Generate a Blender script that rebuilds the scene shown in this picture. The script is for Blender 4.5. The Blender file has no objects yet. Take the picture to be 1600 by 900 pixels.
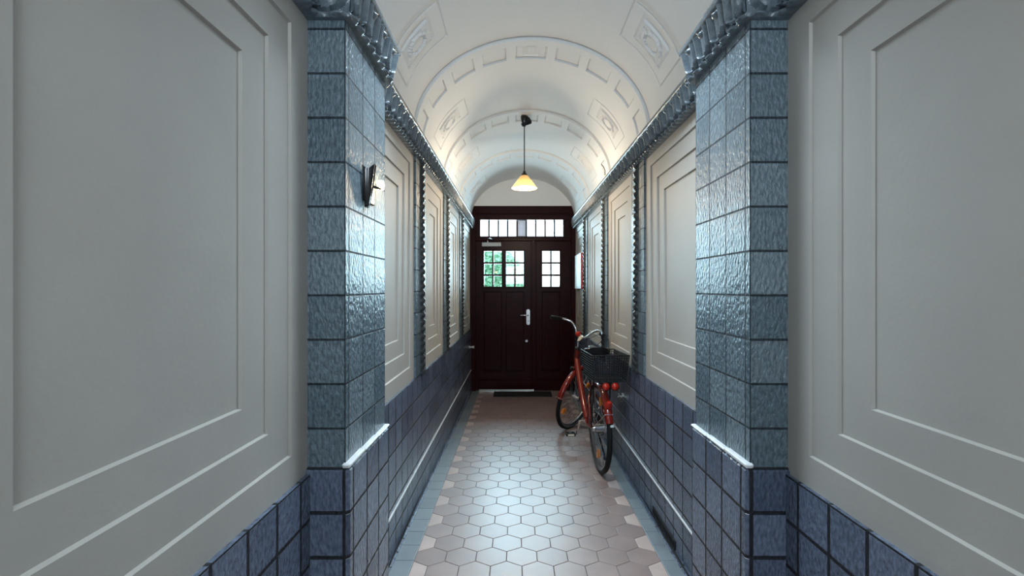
import bpy, math, random
from mathutils import Vector, Matrix
random.seed(7)
C = bpy.context.scene.collection
sc = bpy.context.scene
PI = math.pi

# ------------------------------------------------------------------ camera
F = 740.0                                   # focal length in pixels of a 1600 wide frame
cd = bpy.data.cameras.new('camera')
cd.sensor_fit = 'HORIZONTAL'; cd.sensor_width = 36.0
cd.lens = F * 36.0 / 1600.0
cd.shift_x = -6.0 / 1600.0
cd.clip_start = 0.02; cd.clip_end = 200
cam = bpy.data.objects.new('camera', cd); C.objects.link(cam)
cam.location = (0, 0, 1.5); cam.rotation_euler = (PI / 2, 0, 0)
sc.camera = cam

# ------------------------------------------------------------------ world and exposure
vs = sc.view_settings
vs.view_transform = 'Standard'; vs.look = 'None'; vs.gamma = 1.0; vs.use_curve_mapping = False
vs.exposure = 0.78
w = bpy.data.worlds.new('sky'); sc.world = w; w.use_nodes = True
nt = w.node_tree
bg = nt.nodes['Background']
bg.inputs['Color'].default_value = (0.80, 0.92, 1.0, 1)
bg.inputs['Strength'].default_value = 1.7
sc.cycles.max_bounces = 8; sc.cycles.diffuse_bounces = 5; sc.cycles.glossy_bounces = 4
sc.cycles.transparent_max_bounces = 16
sc.cycles.use_denoising = True
sc.cycles.sample_clamp_indirect = 6.0

def area(name, loc, rot, sx, sy, power, color=(1, 1, 1), spread=180):
    l = bpy.data.lights.new(name, 'AREA'); l.shape = 'RECTANGLE'; l.size = sx; l.size_y = sy
    l.energy = power; l.color = color
    l.spread = math.radians(spread)
    o = bpy.data.objects.new(name, l); C.objects.link(o)
    o.location = loc; o.rotation_euler = rot
    return o
Y_DOOR, Y_BACK = 7.3, -1.7
# daylight from the unseen courtyard opening, tilted up to brighten the vault
area('courtyard_daylight', (0.1, Y_BACK - 0.1, 1.95), (PI / 2 + 0.8, 0, 0), 1.0, 0.9, 32, (0.72, 0.87, 1.0))
# daylight coming in through the street door glazing
area('street_daylight', (0.1, Y_DOOR + 0.6, 2.3), (-PI / 2, 0, 0), 1.4, 1.5, 138, (0.60, 0.86, 1.0))

# added unseen cool fill light under the vault, brightening the near floor and walls
area('added_overhead_fill', (0.1, 2.15, 3.0), (0, 0, 0), 0.6, 0.4, 21, (0.68, 0.86, 1.0), 118)

# ------------------------------------------------------------------ room numbers
XL, XR = -0.69, 0.905
XC, AX = (XL + XR) / 2, (XR - XL) / 2
Z_SPR, RISE = 2.55, 0.64
PP = 0.115                                   # how far the big pilasters stand out
def zf(y): return 0.04 - 0.0175 * y          # the floor falls gently towards the street door
def px(x, y, d): return Vector(((x - 806) * d / F, d, 1.5 - (y - 450) * d / F))

# ------------------------------------------------------------------ materials
def mat(name, color=(0.5, 0.5, 0.5), rough=0.5, metal=0.0, spec=0.5, emit=None, es=0.0, coat=0.0):
    m = bpy.data.materials.new(name); m.use_nodes = True
    b = m.node_tree.nodes['Principled BSDF']
    b.inputs['Base Color'].default_value = (*color, 1)
    b.inputs['Roughness'].default_value = rough
    b.inputs['Metallic'].default_value = metal
    b.inputs['Specular IOR Level'].default_value = spec
    b.inputs['Coat Weight'].default_value = coat
    b.inputs['Coat Roughness'].default_value = 0.08
    if emit:
        b.inputs['Emission Color'].default_value = (*emit, 1)
        b.inputs['Emission Strength'].default_value = es
    return m
def N(m, t, **kw):
    n = m.node_tree.nodes.new(t)
    for k, v in kw.items(): setattr(n, k, v)
    return n
def L(m, a, b): m.node_tree.links.new(a, b)
def bsdf(m): return m.node_tree.nodes['Principled BSDF']
def ramp(m, src, stops):
    r = N(m, 'ShaderNodeValToRGB')
    e = r.color_ramp.elements
    while len(e) < len(stops): e.new(0.5)
    for i, (p, c) in enumerate(stops):
        e[i].position = p; e[i].color = (*c, 1)
    L(m, src, r.inputs[0]); return r
def noise_mat(name, c1, c2, scale=6, rough=0.6, bump=0.0, bscale=40, detail=4, metal=0.0, spec=0.5, coat=0.0):
    m = mat(name, c1, rough, metal, spec, coat=coat)
    tc = N(m, 'ShaderNodeTexCoord')
    no = N(m, 'ShaderNodeTexNoise'); no.inputs['Scale'].default_value = scale; no.inputs['Detail'].default_value = detail
    L(m, tc.outputs['Object'], no.inputs['Vector'])
    r = ramp(m, no.outputs['Fac'], [(0.3, c1), (0.7, c2)])
    L(m, r.outputs[0], bsdf(m).inputs['Base Color'])
    if bump:
        nb = N(m, 'ShaderNodeTexNoise'); nb.inputs['Scale'].default_value = bscale; nb.inputs['Detail'].default_value = 3
        L(m, tc.outputs['Object'], nb.inputs['Vector'])
        bp = N(m, 'ShaderNodeBump'); bp.inputs['Strength'].default_value = bump; bp.inputs['Distance'].default_value = 0.01
        L(m, nb.outputs['Fac'], bp.inputs['Height']); L(m, bp.outputs[0], bsdf(m).inputs['Normal'])
    return m

def tile_mat(name, ca, cb, grout, rough=0.22, bump=0.8, bw=0.15, rh=0.15, mw=0.004, spec=0.5):
    """glazed wall tile: per-tile tone, grout joints, streaky hammered glaze"""
    m = mat(name, ca, rough, spec=spec)
    uv = N(m, 'ShaderNodeUVMap')
    br = N(m, 'ShaderNodeTexBrick'); br.offset = 0.0; br.squash = 1.0
    br.inputs['Scale'].default_value = 1.0
    br.inputs['Brick Width'].default_value = bw; br.inputs['Row Height'].default_value = rh
    br.inputs['Mortar Size'].default_value = mw; br.inputs['Mortar Smooth'].default_value = 0.3
    br.inputs['Color1'].default_value = (*ca, 1); br.inputs['Color2'].default_value = (*cb, 1)
    br.inputs['Mortar'].default_value = (*grout, 1)
    L(m, uv.outputs[0], br.inputs['Vector'])
    mp = N(m, 'ShaderNodeMapping'); mp.inputs['Scale'].default_value = (1.0, 0.45, 1.0)
    L(m, uv.outputs[0], mp.inputs['Vector'])
    no = N(m, 'ShaderNodeTexNoise'); no.inputs['Scale'].default_value = 95; no.inputs['Detail'].default_value = 2.5
    L(m, mp.outputs[0], no.inputs['Vector'])
    # streak colour: the glaze pools darker in the hollows
    mx = N(m, 'ShaderNodeMix', data_type='RGBA', blend_type='MULTIPLY'); mx.inputs[0].default_value = 0.8
    r = ramp(m, no.outputs['Fac'], [(0.35, (0.6, 0.6, 0.63)), (0.65, (1.2, 1.2, 1.2))])
    L(m, br.outputs['Color'], mx.inputs[6]); L(m, r.outputs[0], mx.inputs[7])
    L(m, mx.outputs[2], bsdf(m).inputs['Base Color'])
    lo = N(m, 'ShaderNodeTexNoise'); lo.inputs['Scale'].default_value = 5; lo.inputs['Detail'].default_value = 1
    L(m, uv.outputs[0], lo.inputs['Vector'])
    ad = N(m, 'ShaderNodeMath', operation='MULTIPLY'); ad.inputs[1].default_value = 0.9
    L(m, no.outputs['Fac'], ad.inputs[0])
    a2 = N(m, 'ShaderNodeMath', operation='ADD')
    l2 = N(m, 'ShaderNodeMath', operation='MULTIPLY'); l2.inputs[1].default_value = 0.7
    L(m, lo.outputs['Fac'], l2.inputs[0]); L(m, l2.outputs[0], a2.inputs[0]); L(m, ad.outputs[0], a2.inputs[1])
    s2 = N(m, 'ShaderNodeMath', operation='SUBTRACT')
    l3 = N(m, 'ShaderNodeMath', operation='MULTIPLY'); l3.inputs[1].default_value = 1.7
    L(m, br.outputs['Fac'], l3.inputs[0]); L(m, a2.outputs[0], s2.inputs[0]); L(m, l3.outputs[0], s2.inputs[1])
    bp = N(m, 'ShaderNodeBump'); bp.inputs['Strength'].default_value = bump; bp.inputs['Distance'].default_value = 0.010
    L(m, s2.outputs[0], bp.inputs['Height']); L(m, bp.outputs[0], bsdf(m).inputs['Normal'])
    rr = N(m, 'ShaderNodeMapRange'); rr.inputs['To Min'].default_value = rough; rr.inputs['To Max'].default_value = 0.6
    L(m, br.outputs['Fac'], rr.inputs['Value']); L(m, rr.outputs[0], bsdf(m).inputs['Roughness'])
    return m

M_TILE = tile_mat('glazed_slate_tile', (0.068, 0.088, 0.132), (0.14, 0.17, 0.235), (0.008, 0.010, 0.014), mw=0.007)
M_TILE_P = tile_mat('glazed_blue_grey_tile', (0.09, 0.128, 0.15), (0.16, 0.205, 0.228), (0.02, 0.028, 0.036), rough=0.29, bump=1.0, spec=0.3)
M_ORN = noise_mat('glazed_ornament', (0.085, 0.11, 0.13), (0.14, 0.17, 0.19), 30, 0.16, 0.25, 90)
M_ORN_D = noise_mat('dark_glazed_ornament', (0.012, 0.015, 0.018), (0.035, 0.038, 0.04), 40, 0.2, 0.3, 120)
M_PANEL = noise_mat('cream_panel_paint', (0.375, 0.35, 0.315), (0.405, 0.38, 0.345), 3, 0.55, 0.05, 60, spec=0.2)
M_VAULT = noise_mat('vault_paint', (0.84, 0.845, 0.84), (0.87, 0.87, 0.86), 2.0, 0.7, 0.06, 50)
M_WALLC = mat('plaster_core', (0.5, 0.5, 0.5), 0.8)
M_LEDGE = noise_mat('pale_ledge', (0.55, 0.57, 0.58), (0.7, 0.7, 0.7), 20, 0.25)  # pale tone stands in for the highlight along the plinth ledge
M_WOOD = noise_mat('dark_red_brown_paint', (0.016, 0.0009, 0.0013), (0.022, 0.0014, 0.002), 8, 0.32, 0.08, 30, spec=0.1)
M_STEEL = noise_mat('brushed_steel', (0.50, 0.51, 0.52), (0.62, 0.62, 0.62), 60, 0.28, metal=1.0)
M_CHROME = noise_mat('chrome', (0.68, 0.69, 0.7), (0.8, 0.8, 0.8), 30, 0.12, metal=1.0)
M_GREYBOX = noise_mat('grey_lacquer', (0.42, 0.44, 0.47), (0.48, 0.5, 0.52), 30, 0.4)
M_BLACK = noise_mat('black_plastic', (0.005, 0.005, 0.006), (0.010, 0.010, 0.011), 60, 0.5, spec=0.3)
M_BLACKG = noise_mat('black_gloss', (0.006, 0.006, 0.007), (0.012, 0.012, 0.013), 40, 0.14)
M_RUBBER = noise_mat('tyre_rubber', (0.006, 0.006, 0.007), (0.012, 0.012, 0.012), 90, 0.65, 0.3, 200, spec=0.2)
M_RED = noise_mat('copper_red_lacquer', (0.15, 0.0075, 0.003), (0.18, 0.010, 0.004), 20, 0.24, spec=0.3, coat=0.5)
M_RIM = noise_mat('rim_alloy', (0.35, 0.36, 0.37), (0.45, 0.45, 0.45), 40, 0.35, metal=1.0)
M_AMBER = noise_mat('amber_reflector', (0.75, 0.22, 0.02), (0.85, 0.3, 0.03), 120, 0.2)
M_REDREF = noise_mat('red_reflector', (0.40, 0.016, 0.006), (0.46, 0.022, 0.009), 150, 0.18)
M_CREAM = noise_mat('cream_enamel', (0.72, 0.62, 0.45), (0.8, 0.7, 0.55), 60, 0.3)
M_MAT = noise_mat('mat_fibre', (0.006, 0.006, 0.007), (0.014, 0.013, 0.013), 200, 0.95, 0.8, 400)
M_PAPER = noise_mat('notice_paper', (0.62, 0.68, 0.68), (0.7, 0.74, 0.73), 5, 0.5)
M_REDP = noise_mat('red_paint', (0.45, 0.03, 0.03), (0.5, 0.04, 0.04), 30, 0.35)
M_LEAF = noise_mat('leaf_green', (0.22, 0.55, 0.36), (0.42, 0.74, 0.52), 2.0, 0.6)
M_BARK = noise_mat('bark', (0.10, 0.08, 0.06), (0.18, 0.14, 0.1), 12, 0.9, 0.4, 30)
M_PAVE = noise_mat('street_paving', (0.45, 0.45, 0.44), (0.55, 0.55, 0.53), 4, 0.8)
M_GROUT = mat('floor_grout', (0.09, 0.08, 0.08), 0.8)
M_LENS = mat('lamp_bulb_glow', (1, 0.95, 0.85), 0.3, emit=(1.0, 0.86, 0.62), es=12)
M_LENS2 = mat('sconce_bulb_glow', (1, 0.95, 0.85), 0.3, emit=(1.0, 0.76, 0.40), es=10)

def glass_mat():
    m = bpy.data.materials.new('window_glass'); m.use_nodes = True
    t = m.node_tree; t.nodes.remove(t.nodes['Principled BSDF'])
    out = t.nodes['Material Output']
    tr = N(m, 'ShaderNodeBsdfTransparent'); tr.inputs[0].default_value = (0.95, 0.98, 0.98, 1)
    gl = N(m, 'ShaderNodeBsdfGlossy'); gl.inputs['Roughness'].default_value = 0.03
    fr = N(m, 'ShaderNodeFresnel'); fr.inputs[0].default_value = 1.45
    mx = N(m, 'ShaderNodeMixShader')
    L(m, fr.outputs[0], mx.inputs[0]); L(m, tr.outputs[0], mx.inputs[1]); L(m, gl.outputs[0], mx.inputs[2])
    L(m, mx.outputs[0], out.inputs[0]); return m
M_GLASS = glass_mat()
def frosted_mat():
    m = bpy.data.materials.new('frosted_glass'); m.use_nodes = True
    t = m.node_tree; t.nodes.remove(t.nodes['Principled BSDF'])
    out = t.nodes['Material Output']
    tr = N(m, 'ShaderNodeBsdfTransparent'); tr.inputs[0].default_value = (0.9, 0.9, 0.95, 1)
    df = N(m, 'ShaderNodeBsdfDiffuse'); df.inputs[0].default_value = (0.72, 0.71, 0.73, 1)
    mx = N(m, 'ShaderNodeMixShader'); mx.inputs[0].default_value = 0.16
    L(m, df.outputs[0], mx.inputs[1]); L(m, tr.outputs[0], mx.inputs[2]); L(m, mx.outputs[0], out.inputs[0]); return m
M_FROST = frosted_mat()
def shade_mat():
    m = bpy.data.materials.new('amber_glass_shade'); m.use_nodes = True
    t = m.node_tree
    b = bsdf(m); b.inputs['Base Color'].default_value = (0.62, 0.42, 0.2, 1); b.inputs['Roughness'].default_value = 0.3
    out = t.nodes['Material Output']
    tr = N(m, 'ShaderNodeBsdfTranslucent'); tr.inputs[0].default_value = (0.80, 0.52, 0.22, 1)
    mx = N(m, 'ShaderNodeMixShader'); mx.inputs[0].default_value = 0.06
    L(m, b.outputs[0], mx.inputs[1]); L(m, tr.outputs[0], mx.inputs[2]); L(m, mx.outputs[0], out.inputs[0]); return m
M_SHADE = shade_mat()
M_WHITEIN = mat('white_enamel', (0.9, 0.88, 0.82), 0.4)

def hex_mat(name, cols, rough, spec=0.5, coat=0.0):
    m = mat(name, cols[0], rough, spec=spec, coat=coat)
    bsdf(m).inputs['Coat Roughness'].default_value = 0.36
    g = N(m, 'ShaderNodeNewGeometry')
    r = ramp(m, g.outputs['Random Per Island'], [(i / (len(cols) - 1), c) for i, c in enumerate(cols)])
    tc = N(m, 'ShaderNodeTexCoord')
    no = N(m, 'ShaderNodeTexNoise'); no.inputs['Scale'].default_value = 7; no.inputs['Detail'].default_value = 5
    L(m, tc.outputs['Object'], no.inputs['Vector'])
    mx = N(m, 'ShaderNodeMix', data_type='RGBA', blend_type='MULTIPLY'); mx.inputs[0].default_value = 0.6
    r2 = ramp(m, no.outputs['Fac'], [(0.3, (0.75, 0.75, 0.75)), (0.7, (1.15, 1.15, 1.15))])
    L(m, r.outputs[0], mx.inputs[6]); L(m, r2.outputs[0], mx.inputs[7]); L(m, mx.outputs[2], bsdf(m).inputs['Base Color'])
    rr = N(m, 'ShaderNodeMapRange'); rr.inputs['To Min'].default_value = rough - 0.06; rr.inputs['To Max'].default_value = rough + 0.1
    L(m, no.outputs['Fac'], rr.inputs['Value']); L(m, rr.outputs[0], bsdf(m).inputs['Roughness'])
    bp = N(m, 'ShaderNodeBump'); bp.inputs['Strength'].default_value = 0.12; bp.inputs['Distance'].default_value = 0.002
    L(m, no.outputs['Fac'], bp.inputs['Height']); L(m, bp.outputs[0], bsdf(m).inputs['Normal'])
    return m
M_HEX = hex_mat('hexagon_floor_tile', [(0.225, 0.15, 0.135), (0.275, 0.19, 0.17), (0.25, 0.17, 0.15)], 0.40, 1.0, 0.9)
M_HEXP = hex_mat('pink_edge_tile', [(0.50, 0.38, 0.34), (0.54, 0.42, 0.37)], 0.33, 1.0, 0.6)
M_BORD = hex_mat('slate_border_tile', [(0.15, 0.185, 0.205), (0.19, 0.22, 0.24), (0.17, 0.20, 0.225)], 0.33, 1.0, 0.6)

# ------------------------------------------------------------------ mesh helper
class MB:
    def __init__(s): s.v, s.f, s.mi = [], [], []
    def add(s, verts, faces, mi=0, M=None):
        o = len(s.v)
        for p in verts:
            p = Vector(p)
            s.v.append(M @ p if M is not None else p)
        for f in faces: s.f.append([o + i for i in f]); s.mi.append(mi)
    def box(s, a, b, mi=0, M=None):
        x0, y0, z0 = [min(a[i], b[i]) for i in range(3)]; x1, y1, z1 = [max(a[i], b[i]) for i in range(3)]
        v = [(x0, y0, z0), (x1, y0, z0), (x1, y1, z0), (x0, y1, z0), (x0, y0, z1), (x1, y0, z1), (x1, y1, z1), (x0, y1, z1)]
        s.add(v, [(0, 3, 2, 1), (4, 5, 6, 7), (0, 1, 5, 4), (1, 2, 6, 5), (2, 3, 7, 6), (3, 0, 4, 7)], mi, M)
    def bevbox(s, a, b, r=0.004, mi=0, M=None):
        """box with chamfered edges"""
        lo = [min(a[i], b[i]) for i in range(3)]; hi = [max(a[i], b[i]) for i in range(3)]
        v, idx = [], {}
        for ix in (0, 1):
            for iy in (0, 1):
                for iz in (0, 1):
                    c = [(lo[0], hi[0])[ix], (lo[1], hi[1])[iy], (lo[2], hi[2])[iz]]
                    sg = [1 if q == 0 else -1 for q in (ix, iy, iz)]
                    for ax in range(3):
                        p = [c[k] + (0 if k == ax else sg[k] * r) for k in range(3)]
                        idx[(ix, iy, iz, ax)] = len(v); v.append(p)
        f = []
        for ax in range(3):
            o1, o2 = [k for k in range(3) if k != ax]
            for sd in (0, 1):
                q = []
                for (p1, p2) in ((0, 0), (1, 0), (1, 1), (0, 1)):
                    t = [0, 0, 0]; t[ax] = sd; t[o1] = p1; t[o2] = p2
                    q.append(idx[(*t, ax)])
                f.append(q)
        for ax in range(3):
            o1, o2 = [k for k in range(3) if k != ax]
            for p1 in (0, 1):
                for p2 in (0, 1):
                    t0 = [0, 0, 0]; t0[ax] = 0; t0[o1] = p1; t0[o2] = p2
                    t1 = list(t0); t1[ax] = 1
                    f.append([idx[(*t0, o1)], idx[(*t1, o1)], idx[(*t1, o2)], idx[(*t0, o2)]])
        for ix in (0, 1):
            for iy in (0, 1):
                for iz in (0, 1): f.append([idx[(ix, iy, iz, k)] for k in range(3)])
        s.add(v, f, mi, M)
    def tube(s, pts, r, seg=10, mi=0, M=None, cap=True, closed=False):
        pts = [Vector(p) for p in pts]; n = len(pts)
        rs = r if isinstance(r, (list, tuple)) else [r] * n
        v = []; up = None
        for i, p in enumerate(pts):
            if closed: d = pts[(i + 1) % n] - pts[i - 1]
            else: d = pts[min(i + 1, n - 1)] - pts[max(i - 1, 0)]
            d.normalize()
            if up is None:
                up = Vector((0, 0, 1)) if abs(d.z) < 0.9 else Vector((1, 0, 0))
            a = d.cross(up); a.normalize(); b = a.cross(d); b.normalize(); up = b
            for k in range(seg):
                t = 2 * PI * k / seg
                v.append(p + (a * math.cos(t) + b * math.sin(t)) * rs[i])
        f = []
        for i in range(n if closed else n - 1):
            j = (i + 1) % n
            for k in range(seg):
                k2 = (k + 1) % seg
                f.append((i * seg + k, i * seg + k2, j * seg + k2, j * seg + k))
        if cap and not closed:
            f.append(tuple(range(seg))[::-1]); f.append(tuple((n - 1) * seg + k for k in range(seg)))
        s.add(v, f, mi, M)
    def lathe(s, prof, seg=32, mi=0, M=None):
        """profile of (radius, z) round the z axis"""
        v, f = [], []
        for (r, z) in prof:
            for k in range(seg):
                t = 2 * PI * k / seg; v.append((r * math.cos(t), r * math.sin(t), z))
        for i in range(len(prof) - 1):
            for k in range(seg):
                k2 = (k + 1) % seg
                f.append((i * seg + k, i * seg + k2, (i + 1) * seg + k2, (i + 1) * seg + k))
        s.add(v, f, mi, M)
    def prism(s, poly, d0, d1, mi=0, M=None):
        """polygon in (x, z) drawn through depth y from d0 to d1"""
        n = len(poly)
        v = [(p[0], d0, p[1]) for p in poly] + [(p[0], d1, p[1]) for p in poly]
        f = [tuple(range(n)), tuple(range(2 * n - 1, n - 1, -1))]
        for i in range(n):
            j = (i + 1) % n; f.append((i, i + n, j + n, j))
        s.add(v, f, mi, M)
    def plate(s, x0, x1, z0, z1, y0, y1, holes, mi=0):
        """plate in the x-z plane between depths y0 and y1, with rectangular holes (x0,x1,z0,z1)"""
        xs = sorted({x0, x1, *[h[0] for h in holes], *[h[1] for h in holes]})
        zs = sorted({z0, z1, *[h[2] for h in holes], *[h[3] for h in holes]})
        nx, nz = len(xs) - 1, len(zs) - 1
        def solid(i, j):
            if i < 0 or j < 0 or i >= nx or j >= nz: return False
            cx, cz = (xs[i] + xs[i + 1]) / 2, (zs[j] + zs[j + 1]) / 2
            return not any(h[0] < cx < h[1] and h[2] < cz < h[3] for h in holes)
        for i in range(nx):
            for j in range(nz):
                if not solid(i, j): continue
                a, b, c, d = xs[i], xs[i + 1], zs[j], zs[j + 1]
                s.add([(a, y0, c), (b, y0, c), (b, y0, d), (a, y0, d), (a, y1, c), (b, y1, c), (b, y1, d), (a, y1, d)],
                      [(0, 1, 2, 3), (7, 6, 5, 4)]
                      + ([(0, 3, 7, 4)] if not solid(i - 1, j) else []) + ([(1, 5, 6, 2)] if not solid(i + 1, j) else [])
                      + ([(0, 4, 5, 1)] if not solid(i, j - 1) else []) + ([(3, 2, 6, 7)] if not solid(i, j + 1) else []), mi)
    def grid(s, P, mi=0, flip=False):
        n, m = len(P), len(P[0]); o = len(s.v)
        for row in P: s.v.extend(Vector(p) for p in row)
        for i in range(n - 1):
            for j in range(m - 1):
                q = [o + i * m + j, o + i * m + j + 1, o + (i + 1) * m + j + 1, o + (i + 1) * m + j]
                s.f.append(q[::-1] if flip else q); s.mi.append(mi)
    def build(s, name, mats, parent=None, smooth=False, uv0=None, angle=40, origin=None, fix=True):
        me = bpy.data.meshes.new(name)
        org = Vector(origin) if origin else Vector((0, 0, 0))
        me.from_pydata([tuple(p - org) for p in s.v], [], s.f)
        if not isinstance(mats, (list, tuple)): mats = [mats]
        for m in mats: me.materials.append(m)
        for p, k in zip(me.polygons, s.mi): p.material_index = k
        if fix:
            import bmesh
            bm = bmesh.new(); bm.from_mesh(me); bmesh.ops.recalc_face_normals(bm, faces=bm.faces); bm.to_mesh(me); bm.free()
        if uv0 is not None:
            ul = me.uv_layers.new(name='UVMap')
            for p in me.polygons:
                n = p.normal
                for li in p.loop_indices:
                    c = me.vertices[me.loops[li].vertex_index].co
                    if abs(n.x) >= abs(n.y) and abs(n.x) >= abs(n.z): u = (c.y - uv0[1], c.z - uv0[2])
                    elif abs(n.y) >= abs(n.z): u = (c.x - uv0[0], c.z - uv0[2])
                    else: u = (c.x - uv0[0], c.y - uv0[1])
                    ul.data[li].uv = u
        if smooth:
            for p in me.polygons: p.use_smooth = True
            me.set_sharp_from_angle(angle=math.radians(angle))
        me.update()
        o = bpy.data.objects.new(name, me); C.objects.link(o)
        o.location = org
        if parent is not None: o.parent = parent
        return o

def tag(o, label, cat, group=None, kind=None):
    o['label'] = label; o['category'] = cat
    if group: o['group'] = group
    if kind: o['kind'] = kind
    return o
def empty(name, loc, label, cat, group=None, kind=None, rot=None):
    o = bpy.data.objects.new(name, None); C.objects.link(o); o.location = loc
    o.empty_display_size = 0.1
    if rot: o.rotation_euler = rot
    return tag(o, label, cat, group, kind)

# ------------------------------------------------------------------ floor
def clip(poly, x0, x1):
    for (k, sgn) in ((x0, 1), (x1, -1)):
        out = []
        for i in range(len(poly)):
            a, b = poly[i], poly[(i + 1) % len(poly)]
            ia, ib = sgn * (a[0] - k) >= -1e-9, sgn * (b[0] - k) >= -1e-9
            if ia: out.append(a)
            if ia != ib:
                t = (k - a[0]) / (b[0] - a[0]); out.append((k, a[1] + t * (b[1] - a[1])))
        poly = out
        if len(poly) < 3: return []
    return poly
def shrink(poly, g):
    cx = sum(p[0] for p in poly) / len(poly); cy = sum(p[1] for p in poly) / len(poly)
    # inset each edge
    n = len(poly); res = []
    area2 = sum(poly[i][0] * poly[(i + 1) % n][1] - poly[(i + 1) % n][0] * poly[i][1] for i in range(n))
    sg = 1 if area2 > 0 else -1
    lines = []
    for i in range(n):
        a, b = Vector(poly[i]), Vector(poly[(i + 1) % n]); d = (b - a)
        if d.length < 1e-6: continue
        d.normalize(); nrm = Vector((-d.y, d.x)) * sg
        lines.append((a + nrm * g, d))
    m = len(lines)
    for i in range(m):
        p, d = lines[i - 1]; q, e = lines[i]
        den = d.x * e.y - d.y * e.x
        if abs(den) < 1e-9: res.append((q.x, q.y)); continue
        t = ((q.x - p.x) * e.y - (q.y - p.y) * e.x) / den
        res.append((p.x + d.x * t, p.y + d.y * t))
    return res
HX0, HX1 = -0.563, 0.800
def build_floor():
    b = MB()
    y0, y1 = Y_BACK - 0.3, Y_DOOR + 0.15
    # grout bed
    b.add([(XL - 0.3, y0, zf(y0) - 0.003), (XR + 0.3, y0, zf(y0) - 0.003), (XR + 0.3, y1, zf(y1) - 0.003), (XL - 0.3, y1, zf(y1) - 0.003),
           (XL - 0.3, y0, zf(y0) - 0.15), (XR + 0.3, y0, zf(y0) - 0.15), (XR + 0.3, y1, zf(y1) - 0.15), (XL - 0.3, y1, zf(y1) - 0.15)],
          [(0, 1, 2, 3), (7, 6, 5, 4), (0, 4, 5, 1), (1, 5, 6, 2), (2, 6, 7, 3), (3, 7, 4, 0)], 0)
    def tile(poly, mi):
        if len(poly) < 3: return
        ins = shrink(poly, 0.0015); ins2 = shrink(poly, 0.0035)
        n = len(ins)
        if len(ins2) != n: return
        v = [(p[0], p[1], zf(p[1]) - 0.004) for p in ins] + [(p[0], p[1], zf(p[1]) - 0.001) for p in ins] + [(p[0], p[1], zf(p[1])) for p in ins2]
        f = [tuple(2 * n + i for i in range(n))]
        for i in range(n):
            j = (i + 1) % n
            f.append((i, j, n + j, n + i)); f.append((n + i, n + j, 2 * n + j, 2 * n + i))
        b.add(v, f, mi)
    wd = (HX1 - HX0) / 8; sd = wd / math.sqrt(3) * 0.985; row = 1.5 * sd
    k = 0; y = Y_BACK
    while y < Y_DOOR + 0.05:
        for c in range(9):
            cx = HX0 + (c + 0.5) * wd if k % 2 == 0 else HX0 + c * wd
            if k % 2 == 0 and c == 8: continue
            hexa = [(cx, y - sd), (cx + wd / 2, y - sd / 2), (cx + wd / 2, y + sd / 2), (cx, y + sd), (cx - wd / 2, y + sd / 2), (cx - wd / 2, y - sd / 2)]
            edge = k % 2 == 1 and c in (0, 8)
            tile(clip(hexa, HX0, HX1) if edge else hexa, 2 if edge else 1)
        y += row; k += 1
    y = Y_BACK
    while y < Y_DOOR:
        for (a, c) in ((XL, HX0), (HX1, XR)):
            tile([(a, y), (c, y), (c, y + 0.16), (a, y + 0.16)], 3)
        y += 0.16
    o = b.build('floor', [M_GROUT, M_HEX, M_HEXP, M_BORD], fix=False)
    return tag(o, 'glossy hexagon tile passage floor with slate border strips', 'floor', kind='structure')
build_floor()

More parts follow.
